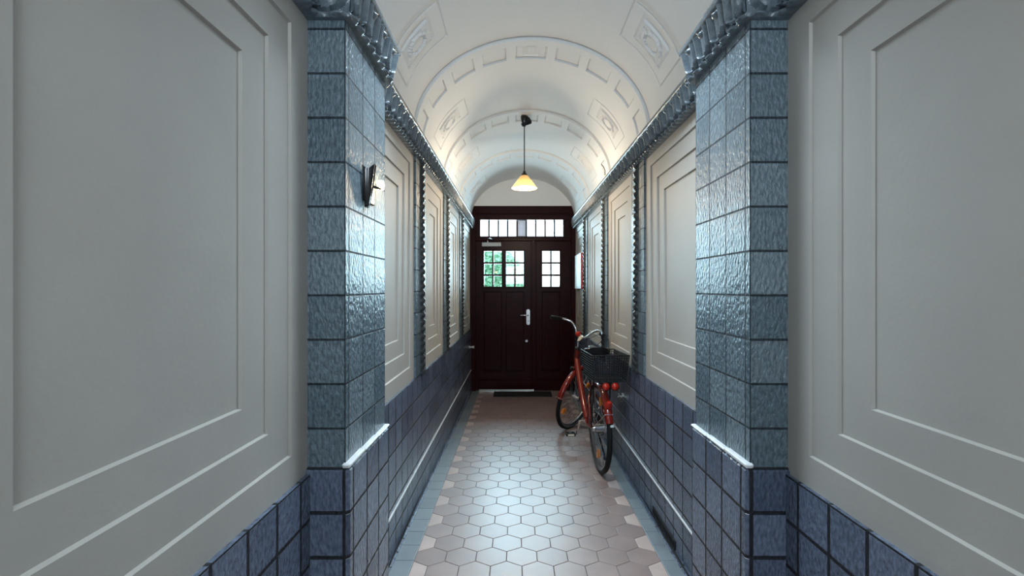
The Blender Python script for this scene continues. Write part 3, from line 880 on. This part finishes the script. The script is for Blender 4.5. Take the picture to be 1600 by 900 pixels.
b = MB()
ky, kz = 7.0, 0.625
b.lathe([(0, -0.002), (0.024, 0), (0.024, 0.008), (0.014, 0.014), (0.013, 0.05), (0.020, 0.052), (0.021, 0.070), (0.016, 0.076), (0, 0.076)], 18, 0, T((X(-1, 0.0), ky, kz)) @ Matrix.Rotation(PI / 2, 4, 'Y'))
tag(b.build('door_stop', M_GREYBOX, smooth=True), 'grey cylinder door stop on the left wall beside the street door', 'door stop')

b = MB()
a0 = Vector((XC + AX * math.sin(math.radians(81)) - 0.03, 4.62, Z_SPR + RISE * math.cos(math.radians(81))))
b.tube([a0 + Vector((-0.03, 0, 0.055)), a0 + Vector((-0.012, -0.01, 0.03)), a0 + Vector((0.002, -0.012, -0.005)), a0 + Vector((0.005, 0, -0.05))], 0.004, 8)
tag(b.build('loose_cable', M_BLACK, smooth=True), 'short black cable end on the vault above the right cornice', 'cable')

gr = empty('floor_grille', (X(1, 0.0), 2.9, zf(2.9) + 0.05), 'dark slotted strip at the foot of the right wall', 'grille')
b = MB()
b.plate(2.68, 3.12, 0.028, 0.075, -0.004, 0.006, [(2.69 + 0.02 * k, 2.703 + 0.02 * k, 0.034, 0.069) for k in range(21)])  # dark slotted strip marking an unidentified dark band at the wall foot
R = Matrix(((0, -1, 0, XR - 0.001), (1, 0, 0, 0), (0, 0, 1, zf(2.9)), (0, 0, 0, 1)))
b.v = [R @ p for p in b.v]
dpart(b, 'slotted_plate', M_BLACK, gr)

# ------------------------------------------------------------------ bicycle
RW = 0.36                                     # wheel radius with tyre
WB = 1.25
BY, BX = 3.95, 0.700
bike = empty('bicycle', (BX, BY, zf(BY)), 'copper red step-through city bicycle with black wire basket by the right wall', 'bicycle')
bike.rotation_euler = (-0.0175, 0, math.radians(3.2))
bpy.context.view_layer.update()
def bpart(b, name, m, parent=bike, **kw):
    o = b.build(name, m, parent, **kw); return o
STEER = math.radians(-44)
hubF = Vector((0, WB, RW))
ax = Vector((0, -0.375, 0.927)).normalized(); pf = Vector((0, 0.927, 0.375)).normalized()
A0 = hubF - pf * 0.045
MS = Matrix.Translation(A0) @ Matrix.Rotation(STEER, 4, ax) @ Matrix.Translation(-A0)
def axis_at(z): return A0 + ax * ((z - A0.z) / ax.z)
# the steered wheel leans; drop it back on the floor
low = min((MS @ (hubF + Vector((0, math.sin(t), math.cos(t))) * RW)).z for t in [i * 0.01 for i in range(630)])
def wheel(center, M, name, hub_r, hub_w, refl_ang, rear):
    r_rim = RW - 0.045
    def ring(rr, n=64): return [center + Vector((0, math.cos(2 * PI * k / n) * rr, math.sin(2 * PI * k / n) * rr)) for k in range(n)]
    b = MB()
    n = 64; prof = [(-0.013, 0.0), (-0.014, 0.012), (-0.009, 0.016), (0.009, 0.016), (0.014, 0.012), (0.013, 0.0), (0.006, -0.010), (-0.006, -0.010)]
    v, f = [], []
    for k in range(n):
        a = 2 * PI * k / n
        for (x, dr) in prof:
            r = r_rim + dr; v.append(center + Vector((x, math.cos(a) * r, math.sin(a) * r)))
    q = len(prof)
    for k in range(n):
        k2 = (k + 1) % n
        for i in range(q): j = (i + 1) % q; f.append((k * q + i, k * q + j, k2 * q + j, k2 * q + i))
    b.add(v, f, 0, M)
    wh = bpart(b, name, M_RIM, smooth=True); wh['label'] = 'rear spoked wheel' if rear else 'front spoked wheel, turned to the right'
    b = MB(); b.tube(ring(RW - 0.021), 0.021, 14, 0, M, closed=True); bpart(b, 'tyre', M_RUBBER, wh, smooth=True)
    # pale reflective band on each side wall
    b = MB()
    for sx in (-1, 1):
        v, f = [], []
        for k in range(n):
            a = 2 * PI * k / n
            for (x, r) in ((0.0195, RW - 0.033), (0.0205, RW - 0.0305)): v.append(center + Vector((sx * x, math.cos(a) * r, math.sin(a) * r)))
        for k in range(n): k2 = (k + 1) % n; f.append((2 * k, 2 * k + 1, 2 * k2 + 1, 2 * k2))
        b.add(v, f, 0, M)
    o = bpart(b, 'reflective_band', M_GREYBOX, wh, fix=False); o['label'] = 'pale reflective side band'
    b = MB()
    for k in range(36):
        a = 2 * PI * k / 36; sx = 1 if k % 2 else -1; tw = 0.9 * (1 if (k // 2) % 2 else -1)
        p0 = center + Vector((sx * hub_w * 0.42, math.cos(a + tw) * hub_r * 0.9, math.sin(a + tw) * hub_r * 0.9))
        p1 = center + Vector((0, math.cos(a) * (r_rim - 0.008), math.sin(a) * (r_rim - 0.008)))
        b.tube([p0, p1], 0.0013, 5, 0, M, cap=False)
    bpart(b, 'spokes', M_CHROME, wh)
    b = MB()
    RY = Matrix.Translation(center) @ Matrix.Rotation(PI / 2, 4, 'Y')
    hw = hub_w / 2
    b.lathe([(0.0, -hw - 0.025), (0.007, -hw - 0.025), (0.007, -hw), (hub_r, -hw), (hub_r, -hw + 0.006), (hub_r * 0.75, -hw + 0.012), (hub_r * 0.7, hw - 0.012), (hub_r, hw - 0.006), (hub_r, hw), (0.007, hw), (0.007, hw + 0.025), (0.0, hw + 0.025)], 24, 0, M @ RY)
    o = bpart(b, 'wheel_hub', M_CHROME, wh, smooth=True); o['label'] = 'bright metal hub'
    for ra in refl_ang:
        b = MB(); c = center + Vector((0, math.cos(ra) * 0.235, math.sin(ra) * 0.235))
        R_ = Matrix.Translation(c) @ Matrix.Rotation(ra, 4, 'X')
        for sx in (-1, 1):
            b.prism([(-0.042, 0), (-0.02, 0.023), (0.02, 0.023), (0.042, 0), (0.02, -0.023), (-0.02, -0.023)], sx * 0.004, sx * 0.011, 0, M @ R_ @ Matrix.Rotation(PI / 2, 4, 'Z'))
        o = bpart(b, 'spoke_reflector', M_AMBER, wh); o['label'] = 'amber spoke reflector'
    return wh
I4 = Matrix.Identity(4)
hubR = Vector((0, 0, RW))
wheel(hubR, I4, 'wheel', 0.045, 0.10, [math.radians(-78), math.radians(102)], True)
MSd = Matrix.Translation((0, 0, -low)) @ MS
wheel(hubF, MSd, 'wheel', 0.028, 0.075, [math.radians(215), math.radians(35)], False)
# mudguards
def guard(center, M, a0, a1, name, label):
    b = MB(); P = []; n = 44; w_ = 0.031
    for layer, dr in ((0, 0.0), (1, -0.003)):
        G = []
        for i in range(n + 1):
            a = a0 + (a1 - a0) * i / n; row = []
            for k in range(9):
                t = (k / 8 * 2 - 1); x = w_ * math.sin(t * 1.35) / math.sin(1.35); r = RW + 0.018 - 0.022 * (1 - math.cos(t * 1.35)) / (1 - math.cos(1.35)) + dr
                q = center + Vector((x, math.cos(a) * r, math.sin(a) * r)); row.append(M @ q)
            G.append(row)
        P.append(G); b.grid(G, flip=bool(layer))
    G, H = P
    b.grid([G[0], H[0]]); b.grid([G[-1], H[-1]]); b.grid([[r[0] for r in G], [r[0] for r in H]]); b.grid([[r[-1] for r in G], [r[-1] for r in H]])
    o = bpart(b, name, M_RED, smooth=True, fix=False); o['label'] = label; return o
D = math.radians
g1 = guard(hubR, I4, D(25), D(160), 'mudguard', 'copper red rear mudguard')
g2 = guard(hubF, MSd, D(45), D(178), 'mudguard', 'copper red front mudguard')
for (c, M, an, hw, gg) in ((hubR, I4, D(150), 0.062, g1), (hubF, MSd, D(176), 0.048, g2)):
    b = MB(); tip = c + Vector((0, math.cos(an), math.sin(an))) * (RW + 0.012)
    for sx in (-1, 1):
        b.tube([c + Vector((sx * hw, 0, 0)), tip + Vector((sx * 0.034, 0, 0)), tip + Vector((sx * 0.026, math.cos(an) * 0.008, math.sin(an) * 0.008))], 0.0025, 6, 0, M)
    b.tube([tip + Vector((x, math.cos(an) * (0.01 - abs(x) * 0.2), math.sin(an) * 0.01)) for x in (-0.034, -0.02, 0, 0.02, 0.034)], 0.0025, 6, 0, M)
    bpart(b, 'mudguard_stay', M_CHROME, gg, smooth=True)
# frame
def lerp(a, b, t): return a + (b - a) * t
HT, HB = axis_at(0.90), axis_at(0.70)
BB = Vector((0, 0.47, 0.295)); STP = Vector((0, 0.285, 0.66))
def bez(p, n=14):
    out = []
    for i in range(n + 1):
        t = i / n; q = [Vector(a) for a in p]
        while len(q) > 1: q = [lerp(q[k], q[k + 1], t) for k in range(len(q) - 1)]
        out.append(q[0])
    return out
b = MB()
b.tube([HB, HT], 0.024, 16); b.tube([HT - ax * 0.012, HT + ax * 0.003], 0.028, 16); b.tube([HB - ax * 0.003, HB + ax * 0.012], 0.028, 16)
b.tube(bez([axis_at(0.80), axis_at(0.80) + Vector((0, -0.13, -0.17)), Vector((0, 0.66, 0.37)), BB + Vector((0, 0.02, 0.01))]), 0.030, 18)
b.tube([BB, STP], 0.017, 14)
b.tube([BB + Vector((-0.036, 0, 0)), BB + Vector((0.036, 0, 0))], 0.024, 18)
for sx in (-1, 1):
    b.tube([BB + Vector((sx * 0.02, 0, 0)), BB + Vector((sx * 0.045, -0.09, 0.01)), hubR + Vector((sx * 0.066, 0.0, 0))], [0.012, 0.011, 0.009], 10)
    b.tube([STP + Vector((sx * 0.012, 0.01, -0.05)), STP + Vector((sx * 0.045, -0.06, -0.10)), hubR + Vector((sx * 0.066, 0, 0))], [0.009, 0.009, 0.008], 10)
o = bpart(b, 'frame', M_RED, smooth=True)
b = MB(); b.lathe([(0.026, 0), (0.026, 0.02), (0.02, 0.03), (0.014, 0.034)], 18, 0, Matrix.Translation(HT) @ Matrix.Rotation(D(22), 4, 'X'))
bpart(b, 'headset', M_BLACK, smooth=True)
# fork
b = MB(); cr = axis_at(0.70)
b.tube([cr + Vector((-0.055, 0, -0.012)), cr, cr + Vector((0.055, 0, -0.012))], 0.015, 12, 0, MSd)
for sx in (-1, 1): b.tube(bez([cr + Vector((sx * 0.055, 0, -0.012)), cr + Vector((sx * 0.058, 0.06, -0.16)), hubF + Vector((sx * 0.052, -0.06, 0.12)), hubF + Vector((sx * 0.05, 0, 0))]), [0.015 - 0.005 * i / 14 for i in range(15)], 10, 0, MSd)
o = bpart(b, 'fork', M_BLACK, smooth=True)
# stem, handlebar, grips
b = MB(); S0 = axis_at(0.92); S1 = axis_at(1.01)
ctr = S1 + Vector((0, 0.035, 0.045))
b.tube([S0, S1, S1 + Vector((0, 0.015, 0.02)), ctr], [0.011, 0.011, 0.013, 0.015], 12, 0, MSd); b.tube([ctr + Vector((-0.025, 0, 0)), ctr + Vector((0.025, 0, 0))], 0.018, 14, 0, MSd)
bpart(b, 'stem', M_CHROME, smooth=True)
def bar_pts(sx): return [ctr, ctr + Vector((sx * 0.05, 0.0, 0.005)), ctr + Vector((sx * 0.10, 0.008, 0.065)), ctr + Vector((sx * 0.16, -0.005, 0.112)), ctr + Vector((sx * 0.225, -0.045, 0.12)), ctr + Vector((sx * 0.27, -0.09, 0.116)), ctr + Vector((sx * 0.315, -0.165, 0.106))]
def smoothpts(p, n=5):
    out = []
    for i in range(len(p) - 1):
        p0, p1, p2, p3 = p[max(i - 1, 0)], p[i], p[i + 1], p[min(i + 2, len(p) - 1)]
        for k in range(n):
            t = k / n
            out.append(0.5 * ((2 * p1) + (p2 - p0) * t + (2 * p0 - 5 * p1 + 4 * p2 - p3) * t * t + (3 * p1 - p0 - 3 * p2 + p3) * t ** 3))
    out.append(p[-1]); return out
b = MB(); b.tube(smoothpts(bar_pts(-1))[::-1] + smoothpts(bar_pts(1))[1:], 0.011, 12, 0, MSd)
hb = bpart(b, 'handlebar', M_CHROME, smooth=True)
for sx in (-1, 1):
    p = bar_pts(sx); b = MB(); b.tube([lerp(p[4], p[5], 0.4), p[5], lerp(p[5], p[6], 0.5), p[6] + (p[6] - p[5]) * 0.05], [0.015, 0.017, 0.0165, 0.017], 14, 0, MSd)
    bpart(b, 'grip', M_BLACK, hb, smooth=True)
    b = MB(); q = lerp(p[4], p[5], 0.1)
    b.tube([q + Vector((0, 0.0, 0)), q + Vector((sx * 0.0, 0.035, -0.01)), q + Vector((sx * 0.03, 0.045, -0.02)), q + Vector((sx * 0.12, -0.06, -0.04))], [0.012, 0.011, 0.008, 0.006], 8, 0, MSd)
    if sx > 0: b.lathe([(0, -0.02), (0.02, -0.018), (0.026, 0), (0.02, 0.018), (0, 0.02)], 16, 0, MSd @ Matrix.Translation(q + Vector((0.005, 0.012, -0.022))))
    bpart(b, 'brake_lever', M_BLACK, hb, smooth=True)
b = MB()
q = lerp(bar_pts(1)[4], bar_pts(1)[5], 0.1)
b.tube(smoothpts([MSd @ (q + Vector((0, 0.03, -0.01))), MSd @ (q + Vector((-0.05, 0.1, -0.03))), Vector((0.05, 1.13, 0.95)), Vector((0.03, 1.09, 0.82))]), 0.0028, 6)
b.tube(smoothpts([MSd @ (q + Vector((0, 0.02, -0.02))), MSd @ (q + Vector((0.0, 0.06, -0.10))), Vector((0.09, 1.06, 0.85)), Vector((0.02, 1.0, 0.70))]), 0.0028, 6)
q = lerp(bar_pts(-1)[4], bar_pts(-1)[5], 0.1)
b.tube(smoothpts([MSd @ (q + Vector((0, 0.03, -0.01))), MSd @ (q + Vector((0.08, 0.09, -0.06))), Vector((0.0, 1.12, 0.96)), Vector((-0.02, 1.08, 0.80))]), 0.0028, 6)
bpart(b, 'brake_cables', M_BLACK, smooth=True)
# bell with a spotted cream cap
b = MB(); Tb = MSd @ Matrix.Translation(ctr + Vector((-0.028, -0.03, 0.018)))
b.lathe([(0.0, 0.026), (0.014, 0.023), (0.025, 0.011), (0.029, -0.004), (0.0, -0.006)], 20, 0, Tb @ Matrix.Rotation(D(60), 4, 'X'))
bl = bpart(b, 'bell', M_REDREF, smooth=True); bl['label'] = 'red bell on the handlebar'
b = MB(); b.prism([(-0.010, -0.042), (0.012, -0.035), (0.034, 0.0), (0.03, 0.022), (0.012, 0.024), (-0.005, 0.0)], -0.004, 0.004, 0, MSd @ Matrix.Translation(ctr + Vector((0.005, -0.042, -0.01))))
o = bpart(b, 'bell_tag', M_CREAM, bl); o['label'] = 'cream spotted tag'
# saddle
b = MB(); b.tube([STP + Vector((0, 0.012, -0.03)), Vector((0, 0.205, 0.945))], 0.0135, 14); bpart(b, 'seat_post', M_CHROME, smooth=True)
b = MB(); P = []
ctrs = [(0.34, 0.016), (0.325, 0.03), (0.28, 0.036), (0.21, 0.055), (0.15, 0.095), (0.10, 0.115), (0.06, 0.112), (0.04, 0.08)]
for (y, hw) in ctrs:
    row = []
    for k in range(17):
        a = 2 * PI * k / 16
        c_, s_ = math.cos(a), math.sin(a)
        z = 0.992 + 0.012 * ((y - 0.2) / 0.15) ** 2 + (0.024 if s_ > 0 else 0.050) * (abs(s_) ** 0.7) * (1 if s_ > 0 else -1) * (0.6 + 0.4 * min(1, hw / 0.1))
        row.append((hw * (abs(c_) ** 0.7) * (1 if c_ > 0 else -1), y, z))
    P.append(row)
b.grid(P); b.add(P[0], [tuple(range(17))]); b.add(P[-1], [tuple(range(16, -1, -1))])
sd = bpart(b, 'saddle', M_BLACKG, smooth=True, angle=70); sd['label'] = 'wide black saddle'
b = MB()
for sx in (-1, 1):
    b.tube([Vector((sx * 0.02, 0.30, 0.965)), Vector((sx * 0.022, 0.2, 0.942)), Vector((sx * 0.05, 0.09, 0.927))], 0.005, 8)
    b.tube([Vector((sx * 0.06 + 0.016 * math.cos(t * 0.7), 0.085 + 0.016 * math.sin(t * 0.7), 0.912 + t * 0.0013)) for t in range(45)], 0.003, 6)
bpart(b, 'saddle_springs', M_BLACK, sd, smooth=True)
# rear rack and wire basket
b = MB()
for sx in (-1, 1):
    b.tube([Vector((sx * 0.06, 0.20, 0.775)), Vector((sx * 0.06, -0.26, 0.785))], 0.006, 8)
    b.tube([hubR + Vector((sx * 0.07, 0, 0.0)), Vector((sx * 0.068, -0.10, 0.76)), Vector((sx * 0.06, -0.12, 0.782))], 0.006, 8)
    b.tube([hubR + Vector((sx * 0.07, 0, 0.0)), Vector((sx * 0.066, 0.02, 0.775))], 0.005, 8)
    b.tube([Vector((sx * 0.06, 0.20, 0.775)), STP + Vector((sx * 0.012, -0.01, 0.0))], 0.005, 8)
for y in (0.2, 0.07, -0.06, -0.18, -0.26): b.tube([Vector((-0.06, y, 0.782)), Vector((0.06, y, 0.782))], 0.005, 8)
bpart(b, 'luggage_rack', M_BLACK, smooth=True)
bx0, bx1, by0, by1, bz0, bz1 = -0.125, 0.165, -0.31, 0.15, 0.795, 1.0
b = MB(); fl = 0.035
def bp(u, v, t):                               # u across, v along, t height; basket flares upward
    cx = (bx0 + bx1) / 2; cy = (by0 + by1) / 2
    sc_ = 0.86 + 0.14 * t
    return Vector((cx + (bx1 - bx0) / 2 * u * sc_, cy + (by1 - by0) / 2 * v * sc_, bz0 + (bz1 - bz0) * t))
for (t, r) in ((1.0, 0.0045), (0.0, 0.0035)):
    b.tube([bp(-1, -1, t), bp(0, -1, t), bp(1, -1, t), bp(1, 0, t), bp(1, 1, t), bp(0, 1, t), bp(-1, 1, t), bp(-1, 0, t)], r, 8, closed=True)
for k in range(1, 10):
    t = k / 10
    c4 = [bp(-1, -1, t), bp(1, -1, t), bp(1, 1, t), bp(-1, 1, t)]
    for i in range(4): b.tube([c4[i], c4[(i + 1) % 4]], 0.0026, 5, cap=False)
nu, nv = 15, 24
for i in range(nu + 1):
    u = -1 + 2 * i / nu
    b.tube([bp(u, -1, 1), bp(u, -1, 0), bp(u, 1, 0), bp(u, 1, 1)], 0.0026, 5, cap=False)
for i in range(nv + 1):
    v = -1 + 2 * i / nv
    b.tube([bp(-1, v, 1), bp(-1, v, 0), bp(1, v, 0), bp(1, v, 1)], 0.0026, 5, cap=False)
o = bpart(b, 'basket', M_BLACK, smooth=True); o['label'] = 'black wire mesh basket on the rear rack'
# lights and reflectors behind
for sx in (-1, 1):
    b = MB(); RX = Matrix.Translation((sx * 0.036 + 0.02, -0.285, 0.758)) @ Matrix.Rotation(PI / 2, 4, 'X')
    b.lathe([(0, 0.022), (0.014, 0.020), (0.026, 0.012), (0.030, 0.004), (0.030, -0.004), (0.0, -0.004)], 24, 0, RX)
    o = bpart(b, 'rear_reflector', M_REDREF, smooth=True); o['label'] = 'round red reflector under the basket'
    b = MB(); b.lathe([(0.031, 0.006), (0.033, 0.004), (0.033, -0.014), (0.02, -0.022), (0, -0.022)], 24, 0, RX); b.tube([RX @ Vector((0, 0.02, -0.01)), RX @ Vector((0, 0.032, -0.01))], 0.006, 8)
    bpart(b, 'reflector_cup', M_BLACK, o, smooth=True)
an = D(140)
tl = hubR + Vector((0, math.cos(an), math.sin(an))) * (RW + 0.030)
b = MB(); R_ = Matrix.Translation(tl) @ Matrix.Rotation(D(40), 4, 'X')
b.lathe([(0.0, 0.05), (0.016, 0.047), (0.026, 0.03), (0.028, -0.02), (0.022, -0.04), (0.0, -0.045)], 20, 0, R_ @ Matrix.Diagonal((1, 0.8, 1, 1)))
o = bpart(b, 'tail_light', M_REDREF, smooth=True); o['label'] = 'red tail light on the rear mudguard'
b = MB(); an = D(163); tl = hubR + Vector((0.004, math.cos(an), math.sin(an))) * (RW + 0.02)
b.bevbox((-0.004, -0.004, -0.009), (0.024, 0.004, 0.009), 0.003, 0, Matrix.Translation(tl))
o = bpart(b, 'sticker_plate', M_PAPER); o['label'] = 'small pale plate on the rear mudguard'
# drive
b = MB()
RYb = Matrix.Translation(BB) @ Matrix.Rotation(PI / 2, 4, 'Y')
b.lathe([(0.02, 0.044), (0.085, 0.044), (0.092, 0.046), (0.092, 0.05), (0.085, 0.051), (0.02, 0.051)], 36, 0, RYb)
b.tube([BB + Vector((-0.075, 0, 0)), BB + Vector((0.085, 0, 0))], 0.009, 12)
ca = D(-58)                                   # left crank points down and back towards the viewer
def crank(sx, a): return BB + Vector((sx * 0.075, 0, 0)), BB + Vector((sx * 0.088, math.cos(a) * 0.17, math.sin(a) * 0.17))
for sx, a in ((-1, ca), (1, ca + PI)):
    p0, p1 = crank(sx, a); b.tube([p0, lerp(p0, p1, 0.5), p1], [0.014, 0.010, 0.011], 10)
bpart(b, 'crank_set', M_CHROME, smooth=True)
for sx, a in ((-1, ca), (1, ca + PI)):
    p0, p1 = crank(sx, a); b = MB(); c = p1 + Vector((sx * 0.062, 0, 0))
    b.tube([p1, c + Vector((sx * 0.04, 0, 0))], 0.007, 8)
    for dy in (-0.036, 0.028): b.bevbox(c + Vector((-0.045, dy, -0.013)), c + Vector((0.045, dy + 0.010, 0.013)), 0.003)
    for dx_ in (-0.045, 0.037): b.bevbox(c + Vector((dx_, -0.036, -0.011)), c + Vector((dx_ + 0.008, 0.038, 0.011)), 0.002)
    b.bevbox(c + Vector((-0.012, -0.036, -0.010)), c + Vector((0.012, 0.038, 0.010)), 0.003)
    pd = bpart(b, 'pedal', M_BLACK)
    for dy in (-0.040, 0.038):
        b = MB(); b.bevbox(c + Vector((-0.03, dy, -0.007)), c + Vector((0.03, dy + 0.003, 0.007)), 0.001)
        o = bpart(b, 'pedal_reflector', M_CREAM, pd); o['label'] = 'pale pedal reflector'
# chain guard on the right
b = MB(); poly = []
for k in range(13): a = D(-90) + PI * k / 12; poly.append((BB.y + 0.11 * math.cos(a), BB.z + 0.11 * math.sin(a)))
poly += [(0.02, RW + 0.05), (-0.045, RW + 0.02), (-0.05, RW - 0.02), (0.0, RW - 0.05)]
Mx = Matrix(((0, 1, 0, 0.0), (1, 0, 0, 0), (0, 0, 1, 0), (0, 0, 0, 1)))
b.prism(poly, 0.052, 0.066, 0, Mx)
bpart(b, 'chain_guard', M_BLACK)
# kick stand on the wall side
b = MB(); b.tube([Vector((0.04, 0.33, 0.31)), Vector((0.09, 0.30, 0.12)), Vector((0.115, 0.285, 0.012))], [0.009, 0.008, 0.008], 8); b.bevbox(Vector((0.10, 0.265, 0.0)), Vector((0.145, 0.305, 0.016)), 0.004)
bpart(b, 'kickstand', M_BLACK, smooth=True)
